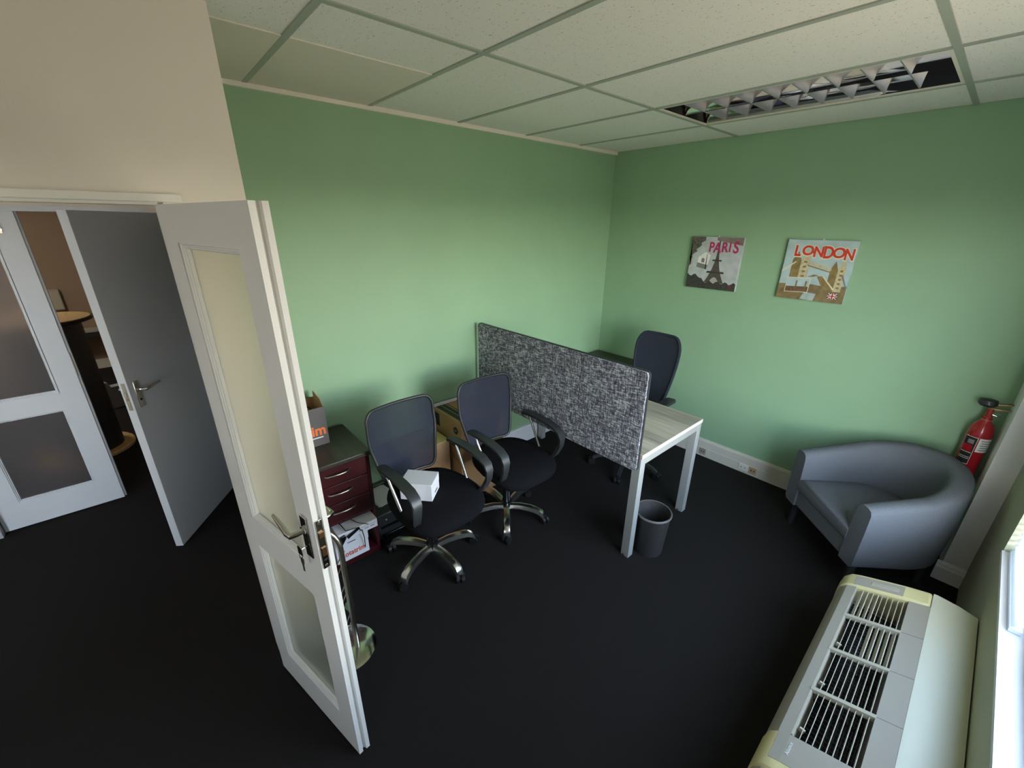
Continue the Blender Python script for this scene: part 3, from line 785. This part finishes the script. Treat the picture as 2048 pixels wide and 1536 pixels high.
# vents
secs = [(-1.262, -1.475), (-1.490, -1.715), (-1.730, -1.955), (-1.970, -2.19)]
def deckz(x): return .350+(x-2.548)*.325
for si, (ya, yb) in enumerate(secs):
    bars = MB()
    if si < 3:
        yq = (yb+secs[si+1][0])/2
        MB().prism([(2.546, .335), (2.546, .3515), (2.724, .4085), (2.724, .385)], 'y', yq-.0075, yq+.0075).build('vent_divider', GREYP, au)
    nsl = 9
    MB().prism([(2.548, .349), (2.552, .350), (2.568 if si else 2.558, .30), (2.556, .28)], 'y', yb, ya).build('side_scoop', GREYP, au)
    for k in range(nsl):
        x = 2.572+.0172*k
        tilt = 1 if (si == 0 and k < 4) or (si == 1 and k > 3) else 0
        z = deckz(x)-.006
        if tilt: pts_ = [(x-.005, z-.016), (x+.003, z), (x+.006, z-.001), (x-.001, z-.017)]
        else: pts_ = [(x-.0012, z-.03), (x-.0012, z), (x+.0012, z), (x+.0012, z-.03)]
        MB().prism(pts_, 'y', yb, ya).build('louvre', GREYP, au)
    g_ = MB()
    ny = int((ya-yb)/.02)
    for k in range(ny): y = yb+.01+k*.02; g_.box(2.557, 2.721, y-.0012, y+.0012, .285, .288)
    for k in range(8): x = 2.57+k*.02; g_.box(x-.0012, x+.0012, yb, ya, .285, .288)
    g_.build('guard_grid', mat('guard_wire', (70, 66, 66), .5), au)
    if si: 
        yl = yb+.04
        MB().prism([(2.562, .352), (2.578, .35), (2.575, .33), (2.56, .335)], 'y', yl, yl+.006).build('vane_lever', GREYP, au)
for si in range(4):
    y = secs[si][1]-.0075 if si < 3 else None
    if y: MB().prism([(2.722, .4070), (2.788, .4285), (2.788, .4275), (2.722, .406)], 'y', y-.001, y+.001).build('seam', mat('seam_dark', (120, 116, 110), .6), au)

# ------------------------------------------------------------------ waste bin
wb = thing('waste_bin', 'round dark grey waste bin on the carpet under the desk end', 'bin', (1.572, -1.425, 0))
MB().lathe([(0, 0), (.083, 0), (.086, .006), (.106, .285), (.110, .290), (.110, .296), (.104, .296), (.101, .285), (.081, .008), (0, .008)], 36).build('bin_body', BINM, wb, smooth=40)
MB().lathe([(.106, .284), (.1125, .286), (.1135, .293), (.110, .2985), (.104, .297), (.104, .29), (.106, .284)], 36).build('rim', mat('bin_rim', (104, 102, 100), .45), wb, smooth=60)

# ------------------------------------------------------------------ prints on the back wall
def canvas(name, label, x0, x1_, z0, z1, m):
    t = thing(name, label, 'picture', ((x0+x1_)/2, -.0, z0))
    w_ = (x1_-x0)/2; h_ = z1-z0
    B('canvas', m, -w_, w_, -.03, -.002, 0, h_, t, .002)
    MB().cyl((0, -.012, h_), (0, -.012, h_+.008), .006, n=10).build('hanger', WHITEP, t, smooth=40)
    return t, w_, h_
PSKY = mat('print_grey_sky', (186, 192, 194), .5, noise=(14, .16))
pa, w_, h_ = canvas('paris_print', 'square grey canvas print lettered PARIS with the iron tower', .860, 1.258, 1.476, 1.876, PSKY)
TOW = mat('print_tower', (84, 78, 72), .6, noise=(120, .35)); TREE = mat('print_trees', (62, 62, 58), .6, noise=(60, .4))
MAG = mat('print_magenta', (176, 50, 104), .6)
yf = -.0302
def eif(z):   # half width of the tower
    return .004+.012*(1-z)+.105*max(0, (1-z-.18))**2.6
L2, R2 = [], []
for k in range(25):
    z = k/24; L2.append((.025-eif(z), .05+.345*z)); R2.append((.025+eif(z), .05+.345*z))
flatpoly('tower_picture', L2+R2[::-1], yf, TOW, pa)
flatpoly('tower_arch', [(.025-.042+.084*k/10, .05+.045*math.sin(PI*k/10)) for k in range(11)], yf-.0004, mat('print_pale', (176, 174, 168), .6), pa)
flatpoly('tower_deck', [(-.045, .125), (.095, .125), (.09, .14), (-.04, .14)], yf-.0003, mat('print_deck', (66, 60, 54), .6), pa)
flatpoly('tower_deck', [(-.012, .218), (.062, .218), (.06, .23), (-.01, .23)], yf-.0003, MATS['print_deck'], pa)
tp = [(-w_, 0), (w_, 0), (w_, .055)]
for k in range(24): x = w_-2*w_*k/23; tp.append((x, .055+.022*math.sin(k*1.7)*.5+(.045 if x < -.06 else .0)*min(1, (-.06-x)/.05 if x < -.06 else 0)))
flatpoly('tree_line', tp, yf-.0008, TREE, pa)
lf = [(-w_, .17), (-w_, .398), (-.09, .398)]+[(-.09-.10*min(1, k/9)+.012*math.sin(k*2.3), .385-.2*k/12) for k in range(13)]
flatpoly('leaves', lf, yf, mat('print_leaves', (96, 92, 84), .6, noise=(70, .5)), pa)
flatpoly('arch_stamp', [(-.135, .165), (-.05, .15), (-.045, .185), (-.13, .20)], yf-.0006, mat('print_midgrey', (128, 126, 124), .6), pa)
flatpoly('arch_stamp', [(-.13, .197), (-.045, .184), (-.03, .262), (-.075, .285), (-.128, .24)], yf-.0005, WHITEP, pa)
flatpoly('arch_stamp', [(-.1, .205), (-.075, .20), (-.075, .23), (-.087, .238), (-.1, .232)], yf-.0009, MATS['print_midgrey'], pa)
flatpoly('lamp_post', [(-.062, .152), (-.054, .152), (-.058, .27), (-.061, .27)], yf-.001, INK, pa)
flatpoly('grime_band', [(.0, .375), (w_, .34), (w_, .398), (.0, .398)], yf-.0002, mat('print_brown', (132, 122, 110), .6, noise=(30, .2)), pa)
for i, (ch, x, z, s_) in enumerate((('P', -.035, .290, .10), ('A', .012, .285, .105), ('R', .068, .292, .10), ('I', .107, .296, .095), ('S', .152, .288, .118))):
    text('letter_'+ch.lower(), ch, s_, MAG, pa, basis((x, yf-.0012, z), (1, 0, 0), (0, 0, 1)), .0005, .003, .8)
flatpoly('red_mark', [(.14, .025), (.17, .02), (.165, .045), (.145, .045)], yf-.0012, mat('print_darkred', (110, 44, 50), .6), pa)

LSKY = mat('print_blue_sky', (176, 198, 200), .5, noise=(12, .14))
lo, w_, h_ = canvas('london_print', 'square blue and brown canvas print lettered LONDON with the tower bridge', 1.552, 1.950, 1.478, 1.876, LSKY)
STN = mat('print_stone', (196, 186, 150), .6, noise=(60, .22)); BRN = mat('print_bridge_brown', (138, 118, 72), .6, noise=(40, .25)); BR2 = mat('print_bank', (128, 110, 74), .6, noise=(25, .3))
CRM = mat('print_cream', (226, 220, 190), .6)
flatpoly('river_bank', [(-w_, 0), (w_, 0), (w_, .115), (.1, .10), (.0, .11), (-w_, .10)], yf, BR2, lo)
flatpoly('water_glint', [(-.05, .005), (.03, .0), (.04, .05), (-.03, .055)], yf-.0003, mat('print_water', (170, 184, 180), .6, noise=(30, .15)), lo)
def twr(x, wd, z0, z1, cut):
    flatpoly('bridge_tower', [(x, z0), (x+wd*.5, z0), (x+wd*.5, z1-.02), (x+wd*.25, z1+.035), (x, z1-.02)], yf-.0004, BRN, lo)
    flatpoly('bridge_tower', [(x+wd*.5, z0), (x+wd, z0), (x+wd, z1-.015), (x+wd*.9, z1+.02), (x+wd*.75, z1+.05), (x+wd*.6, z1+.02), (x+wd*.5, z1-.01)], yf-.0005, STN, lo)
    for k in range(5): 
        z = z0+(z1-z0)*(.12+.17*k); flatpoly('tower_window', [(x+wd*.66, z), (x+wd*.84, z), (x+wd*.84, z+.012), (x+wd*.66, z+.012)], yf-.0008, BRN, lo)
twr(-.145, .105, .10, .285, 0)
twr(.085, .085, .075, .235, 0)
flatpoly('walkway', [(-.05, .262), (.09, .222), (.09, .206), (-.05, .242)], yf-.0007, STN, lo)
flatpoly('walkway', [(-.05, .237), (.09, .200), (.09, .193), (-.05, .229)], yf-.0007, BRN, lo)
flatpoly('bascule', [(.02, .165), (.05, .168), (.125, .085), (.07, .08)], yf-.0008, BRN, lo)
flatpoly('bascule', [(.05, .168), (.056, .168), (.135, .088), (.125, .085)], yf-.0010, CRM, lo)
flatpoly('bascule', [(-.035, .158), (.0, .175), (.03, .172), (-.0, .16)], yf-.0009, BRN, lo)
flatpoly('stay_cable', [(-w_, .19), (-.125, .255), (-.12, .25), (-w_, .178)], yf-.0009, CRM, lo)
flatpoly('stay_cable', [(.16, .19), (w_, .10), (w_, .09), (.155, .175)], yf-.0009, MATS['print_midgrey'], lo)
flatpoly('postage_card', [(-.155, .045), (-.012, .052), (-.010, .150), (-.153, .148)], yf-.0012, CRM, lo)
flatpoly('card_sky', [(-.151, .085), (-.015, .09), (-.014, .146), (-.150, .144)], yf-.0015, LSKY, lo)
flatpoly('card_ground', [(-.151, .049), (-.016, .056), (-.015, .092), (-.151, .085)], yf-.0015, mat('print_card_brown', (112, 84, 62), .6, noise=(80, .4)), lo)
for x in (-.095, -.038): flatpoly('card_tower', [(x, .085), (x+.01, .085), (x+.01, .128), (x, .128)], yf-.0018, BRN, lo)
REDL = mat('print_red', (206, 62, 46), .6)
for i, (ch, x, z, s_, k) in enumerate((('L', -.128, .292, .096, .85), ('O', -.068, .300, .085, 1.0), ('N', -.005, .292, .092, .85), ('D', .050, .286, .105, .75), ('O', .108, .292, .088, 1.0), ('N', .165, .282, .095, .75))):
    M_ = basis((x, yf-.0016, z), (1, 0, 0), (0, 0, 1))
    text('letter_'+ch.lower(), ch, s_*1.06, CRM, lo, basis((x, yf-.0013, z-.003), (1, 0, 0), (0, 0, 1)), .0003, .0075, k)
    text('letter_'+ch.lower(), ch, s_, REDL, lo, M_, .0004, .003, k)
fx, fz = .135, .045
flatpoly('flag_field', [(fx-.028, fz-.018), (fx+.028, fz-.018), (fx+.028, fz+.018), (fx-.028, fz+.018)], yf-.0006, mat('print_navy', (52, 46, 62), .6), lo)
for s in (-1, 1): flatpoly('flag_saltire', [(fx-.028, fz-s*.018), (fx-.020, fz-s*.018), (fx+.028, fz+s*.018), (fx+.020, fz+s*.018)], yf-.0009, WHITEP, lo)
flatpoly('flag_cross', [(fx-.028, fz-.006), (fx+.028, fz-.006), (fx+.028, fz+.006), (fx-.028, fz+.006)], yf-.0012, WHITEP, lo)
flatpoly('flag_cross', [(fx-.008, fz-.02), (fx+.008, fz-.02), (fx+.008, fz+.018), (fx-.008, fz+.018)], yf-.0012, WHITEP, lo)
flatpoly('flag_cross', [(fx-.028, fz-.003), (fx+.028, fz-.003), (fx+.028, fz+.003), (fx-.028, fz+.003)], yf-.0016, REDL, lo)
flatpoly('flag_cross', [(fx-.004, fz-.024), (fx+.004, fz-.024), (fx+.004, fz+.018), (fx-.004, fz+.018)], yf-.0016, REDL, lo)

# ------------------------------------------------------------------ sockets on the back skirting
def socket(name, label, x0, x1_, m, m2):
    t = thing(name, label, 'socket', ((x0+x1_)/2, -.022, .022)); w_ = (x1_-x0)/2
    B('socket_plate', m, -w_, w_, -.008, 0, 0, .058, t, .002)
    for s in (-1, 1): MB().cyl((s*w_*.4, -.0085, .03), (s*w_*.4, -.007, .03), .006, n=10).build('pin_hole', m2, t)
socket('power_socket', 'white power socket on the skirting between desk and armchair', 1.575, 1.65, WGLOSS, GREYP2)
socket('data_socket', 'tan socket on the skirting right of the white one', 1.66, 1.715, mat('tan_plastic', (190, 160, 124), .5), INK)
socket('grey_socket', 'grey socket on the skirting behind the far desk leg', 1.235, 1.29, GREYP2, INK)

# ------------------------------------------------------------------ drawer pedestal behind the door
pe = thing('drawer_pedestal', 'dark mahogany pedestal with three drawers and an open shelf behind the open door', 'drawers', (0, 0, 0))
px0, px1, py0, py1, pz = .026, .452, -3.145, -2.735, .73
B('top', PEDTOP, px0, px1+.018, py0, py1+.012, pz-.03, pz, pe, .006)
B('side_panel', MAHOG, px0, px1, py1-.018, py1, 0, pz-.03, pe); B('side_panel', MAHOG, px0, px1, py0, py0+.018, 0, pz-.03, pe)
B('back_panel', MAHOG, px0, px0+.012, py0+.018, py1-.018, .05, pz-.03, pe)
B('bottom_board', MAHOG, px0, px1, py0+.018, py1-.018, 0, .045, pe)
B('inner_shelf', MAHOG, px0+.012, px1-.004, py0+.018, py1-.018, .318, .332, pe)
for za, zb in ((.335, .455), (.459, .580), (.584, .698)):
    dr = B('drawer_front', MAHOG, px1-.012, px1+.004, py0+.021, py1-.021, za, zb, pe, .002)
    B('drawer_box', MAHOG, px0+.03, px1-.012, py0+.03, py1-.03, za+.01, zb-.02, pe)
    yc = (py0+py1)/2+.02; zc = (za+zb)/2+.01
    MB().tube([(px1+.002, yc-.07, zc), (px1+.018, yc-.06, zc+.002), (px1+.026, yc-.03, zc+.003), (px1+.028, yc, zc+.003), (px1+.026, yc+.03, zc+.003), (px1+.018, yc+.06, zc+.002), (px1+.002, yc+.07, zc)], .0055, 8).build('handle', BRUSHED, dr, smooth=50)

# charcoal paper carton, open, on the pedestal
gb_ = thing('paper_carton', 'open charcoal carton with orange lettering standing on the mahogany pedestal', 'box', (.03, -3.11, pz))
gw, gl_, gh = .195, .238, .235      # x depth, y width, height
b = MB(); t_ = .004
b.box(gw-t_, gw, 0, gl_, 0, gh); b.box(0, t_, 0, gl_, 0, gh); b.box(t_, gw-t_, 0, t_, 0, gh); b.box(t_, gw-t_, gl_-t_, gl_, 0, gh); b.box(t_, gw-t_, t_, gl_-t_, 0, t_)
b.build('carton_body', BOXG, gb_)
b = MB(); b.box(t_, t_+.0015, t_, gl_-t_, t_, gh-.001); b.box(t_, gw-t_, gl_-t_-.0015, gl_-t_, t_, gh-.001); b.box(t_, gw-t_, t_, t_+.0015, t_, gh-.001)
b.build('carton_lining', KRAFT, gb_)
MB().prism([(0, gh), (.006, gh), (-.0, gh+.055), (-.006, gh+.055)], 'y', .01, gl_-.06).build('flap', KRAFT, gb_)
MB().prism([(.02, gh), (gw-.01, gh), (gw-.06, gh+.03), (.02, gh+.045)], 'y', gl_-t_, gl_).build('flap', KRAFT, gb_)
text('brand_lettering', 'rim', .086, ORANGE, gb_, basis((gw+.0006, gl_-.066, .068), (0, 1, 0), (0, 0, 1)), .0005, .0024, .95)
B('strap_line', WHITEP, gw, gw+.0009, gl_-.125, gl_-.03, .048, .054, gb_)
cb = MB().tube([(.05+.10*math.sin(k*.8), gl_-.10+.06*math.cos(k*.8), .14+.006*k) for k in range(12)], .004, 6)
cc = thing('coiled_cable', 'black coiled cable inside the open charcoal carton', 'cable', (.03, -3.11, pz)); cb.build('cable_loop', BLACKG, cc, smooth=60)
B('cable_ballast', BLACKP, .03, .16, gl_-.20, gl_-.03, .005, .14, cc)

# ream box, keyboard carton, keyboard, headset in the open shelf
rb = thing('ream_carton', 'white paper carton with red lettering on the shelf under the drawers', 'box', (.20, -3.005, .045))
B('carton_body', BOXW, 0, .262, 0, .195, 0, .185, rb); B('carton_lid', BOXW, -.003, .265, -.003, .198, .10, .188, rb, .002)
text('brand_lettering', 'Rotatrim', .050, REDP, rb, basis((.2625, .098, .032), (0, 1, 0), (0, 0, 1)), .0005, .0012, .82)
B('small_print', REDP, .265, .2656, .02, .05, .078, .083, rb)
B('hand_slot', INK, .265, .2656, .07, .12, .125, .130, rb)
kb = thing('flat_carton', 'white flat keyboard carton lying on the ream carton', 'box', (.225, -2.992, .2335))
B('carton_body', BOXW, 0, .285, 0, .235, 0, .055, kb, .002)
PBL = mat('pale_blue_print', (150, 166, 190), .6)
for k in range(3): B('small_print', PBL, .285, .2856, .12+.035*k, .145+.035*k, .018, .026, kb)
B('lid_line', MATS['print_midgrey'], .285, .2856, .01, .225, .036, .0375, kb)
key_b = thing('keyboard', 'black computer keyboard lying on the white flat carton', 'keyboard', (.30, -2.955, .2887))
B('keyboard_body', BLACKP, 0, .12, 0, .185, 0, .012, key_b, .003)
for i in range(4):
    for j in range(8): B('keycap', BLACKG, .014+i*.025, .034+i*.025, .010+j*.0215, .028+j*.0215, .012, .017, key_b)
hs = thing('desk_phone_cradle', 'black cable and wedge-shaped cradle draped over the white cartons', 'cable', (.49, -2.985, .235))
MB().prism([(-.03, .035), (.03, .045), (.035, .02), (.01, -.015), (.005, -.06), (-.012, -.02)], 'x', .022, .034).build('cradle', BLACKG, hs, bevel=.003)
MB().tube([(-.08, .03, .07), (-.03, .035, .069), (.022, .04, .064), (.028, .10, .058), (.026, .13, .02), (.0, .145, -.06), (-.015, .148, -.14)], .0028, 6).build('cord', BLACKG, hs, smooth=60)
MB().tube([(-.06, .10, .065), (-.0, .12, .066), (.025, .15, .06), (.025, .17, .045)], .0022, 6).build('cord', BLACKG, hs, smooth=60)
MB().prism([(.04, .03), (.115, .055), (.118, .045), (.045, .01)], 'x', .024, .032).build('cradle_arm', BLACKG, hs)

# black device beside the pedestal
bd_ = thing('black_printer', 'black boxy printer on the floor between pedestal and swivel chair', 'printer', (.06, -2.715, 0))
B('printer_body', BLACKP, 0, .33, 0, .24, 0, .20, bd_, .01); B('paper_tray', BLACKG, .33, .35, .03, .21, .02, .05, bd_, .004)
B('front_slot', BLACKG, .33, .333, .02, .22, .09, .11, bd_); MB().cyl((.33, .06, .15), (.334, .06, .15), .006, n=10).build('button', GREYP2, bd_)
pp = thing('paper_sheets', 'few loose white sheets lying on the black printer', 'paper', (.10, -2.69, .2005), R(8))
B('sheet', BOXW, 0, .21, 0, .15, 0, .003, pp); B('sheet', WHITEP, .012, .222, .01, .16, .003, .005, pp)

# cartons along the green wall
lc = thing('long_carton', 'long olive-brown carton against the green wall behind the left swivel chair', 'box', (.03, -2.44, 0))
B('carton_body', KRAFT, 0, .255, 0, .36, 0, .488, lc, .003); B('carton_top', KRAFTY, -.001, .256, -.001, .361, .488, .492, lc)
bc = thing('brown_carton', 'large plain brown carton on the floor under the printed carton', 'box', (.03, -2.055, 0))
B('carton_body', KRAFT, 0, .365, 0, .40, 0, .335, bc, .003); B('tape', KRAFTY, .05, .34, .19, .225, .335, .3356, bc)
lg = thing('printed_carton', 'brown monitor carton with LG logo and green stripes on top, by the right swivel chair', 'box', (.03, -2.05, .336))
B('carton_body', KRAFT, 0, .375, 0, .20, 0, .315, lg, .003)
GRN = mat('green_print', (44, 62, 48), .7)
B('stripe', GRN, .01, .36, .022, .06, .315, .3156, lg); B('stripe', GRN, .01, .36, .068, .10, .315, .3156, lg); B('stripe', GRN, .01, .365, .112, .120, .315, .3156, lg)
B('dark_corner', INK, .375, .3756, .02, .15, .22, .305, lg); B('dark_panel', INK, .01, .085, -.0006, 0, .19, .29, lg)
MB().cyl((.30, -.0007, .235), (.30, 0, .235), .028, n=20).build('logo_disc', INK, lg)
text('logo_face', 'LG', .022, KRAFT, lg, basis((.30, -.0012, .228), (1, 0, 0), (0, 0, 1)), .0003, .0006)
text('logo_lettering', 'LG', .085, INK, lg, basis((.295, -.0006, .10), (1, 0, 0), (0, 0, 1)), .0004, .001)
lg2 = thing('second_carton', 'matching brown carton with a green panel behind the right swivel chair', 'box', (.03, -1.845, .336))
B('carton_body', KRAFT, 0, .36, 0, .19, 0, .318, lg2, .003); B('stripe', GRN, .05, .32, .04, .15, .318, .3186, lg2)
wc = thing('white_board', 'narrow white board standing against the green wall behind the printed cartons', 'board', (.0225, -2.06, 0))
B('board', BOXW, 0, .006, 0, .43, 0, .672, wc)
wc.children[0].name = 'panel'

# white carton on the seat of the left chair
wx = thing('white_carton', 'small plain white carton on the seat of the left swivel chair', 'box', (.765, -2.585, .531), R(42))
B('carton_body', BOXW, -.09, .09, -.068, .068, 0, .105, wx, .0015)
B('lid_flap', BOXW, .09, .0915, -.066, .066, .055, .105, wx); B('side_slot', INK, .09, .0906, -.015, .03, .02, .03, wx)
B('lid_seam', MATS['print_midgrey'], .0915, .092, -.06, -.02, .085, .0862, wx)

# ------------------------------------------------------------------ chrome brochure stand behind the door
bs = thing('brochure_stand', 'chrome tube brochure stand on a round base behind the open door', 'stand', (.985, -3.15, 0))
MB().lathe([(0, 0), (.128, 0), (.132, .004), (.130, .010), (.11, .016), (.03, .02), (0, .02)], 40).build('base', CHROME, bs, smooth=40)
fa = R(55)
d_ = Vector((math.cos(fa), math.sin(fa), 0))
p_ = [d_*.045+Vector((0, 0, .018)), d_*.045+Vector((0, 0, .62))]
for k in range(1, 7): a = PI/2*k/6; p_.append(d_*(.045-.06*(1-math.cos(a)))+Vector((0, 0, .62+.10*math.sin(a))))
q_ = [Vector((-v.x*1.0, -v.y*1.0, v.z)) for v in p_[:2]]
path = p_+[d_*(-.045)+Vector((0, 0, .715)), d_*(-.075)+Vector((0, 0, .68)), d_*(-.075)+Vector((0, 0, .018))]
MB().tube([tuple(v) for v in path], .0125, 12).build('tube_frame', BRUSHED, bs, smooth=60)
for k, z in enumerate((.18, .36, .52)):
    rk = MB()
    for h in (0, .05): rk.tube([tuple(d_*.035+Vector((.0, 0, z+h))), tuple(d_*.03+Vector((.045, -.03, z+h))), tuple(d_*(-.06)+Vector((.045, -.03, z+h))), tuple(d_*(-.07)+Vector((0, 0, z+h)))], .003, 6)
    rk.build('wire_pocket', BRUSHED, bs, smooth=50)
    br = MB(); c0 = d_*(-.02)+Vector((.018, -.012, z)); u = d_
    br.add([tuple(c0-u*.045+Vector((0, 0, 0))), tuple(c0+u*.04), tuple(c0+u*.04+Vector((-.01, 0, .12))), tuple(c0-u*.045+Vector((-.01, 0, .12)))]+[tuple(Vector(v)+Vector((.008, -.006, 0))) for v in (c0-u*.045, c0+u*.04, c0+u*.04+Vector((-.01, 0, .12)), c0-u*.045+Vector((-.01, 0, .12)))],
           [(0, 1, 2, 3), (4, 5, 6, 7), (0, 1, 5, 4), (1, 2, 6, 5), (2, 3, 7, 6), (3, 0, 4, 7)])
    br.build('brochure', [BOXW, CREAMP, BOXW][k], bs)
MB().prism([(.0, 0), (.02, .012), (.024, .04), (.01, .06), (-.01, .055), (-.018, .03)], 'y', -.003, .003).xf(Matrix.Translation((.012, .03, .24)) @ Matrix.Rotation(fa, 4, 'Z')).build('green_tag', mat('leaf_green', (126, 168, 120), .6), bs)
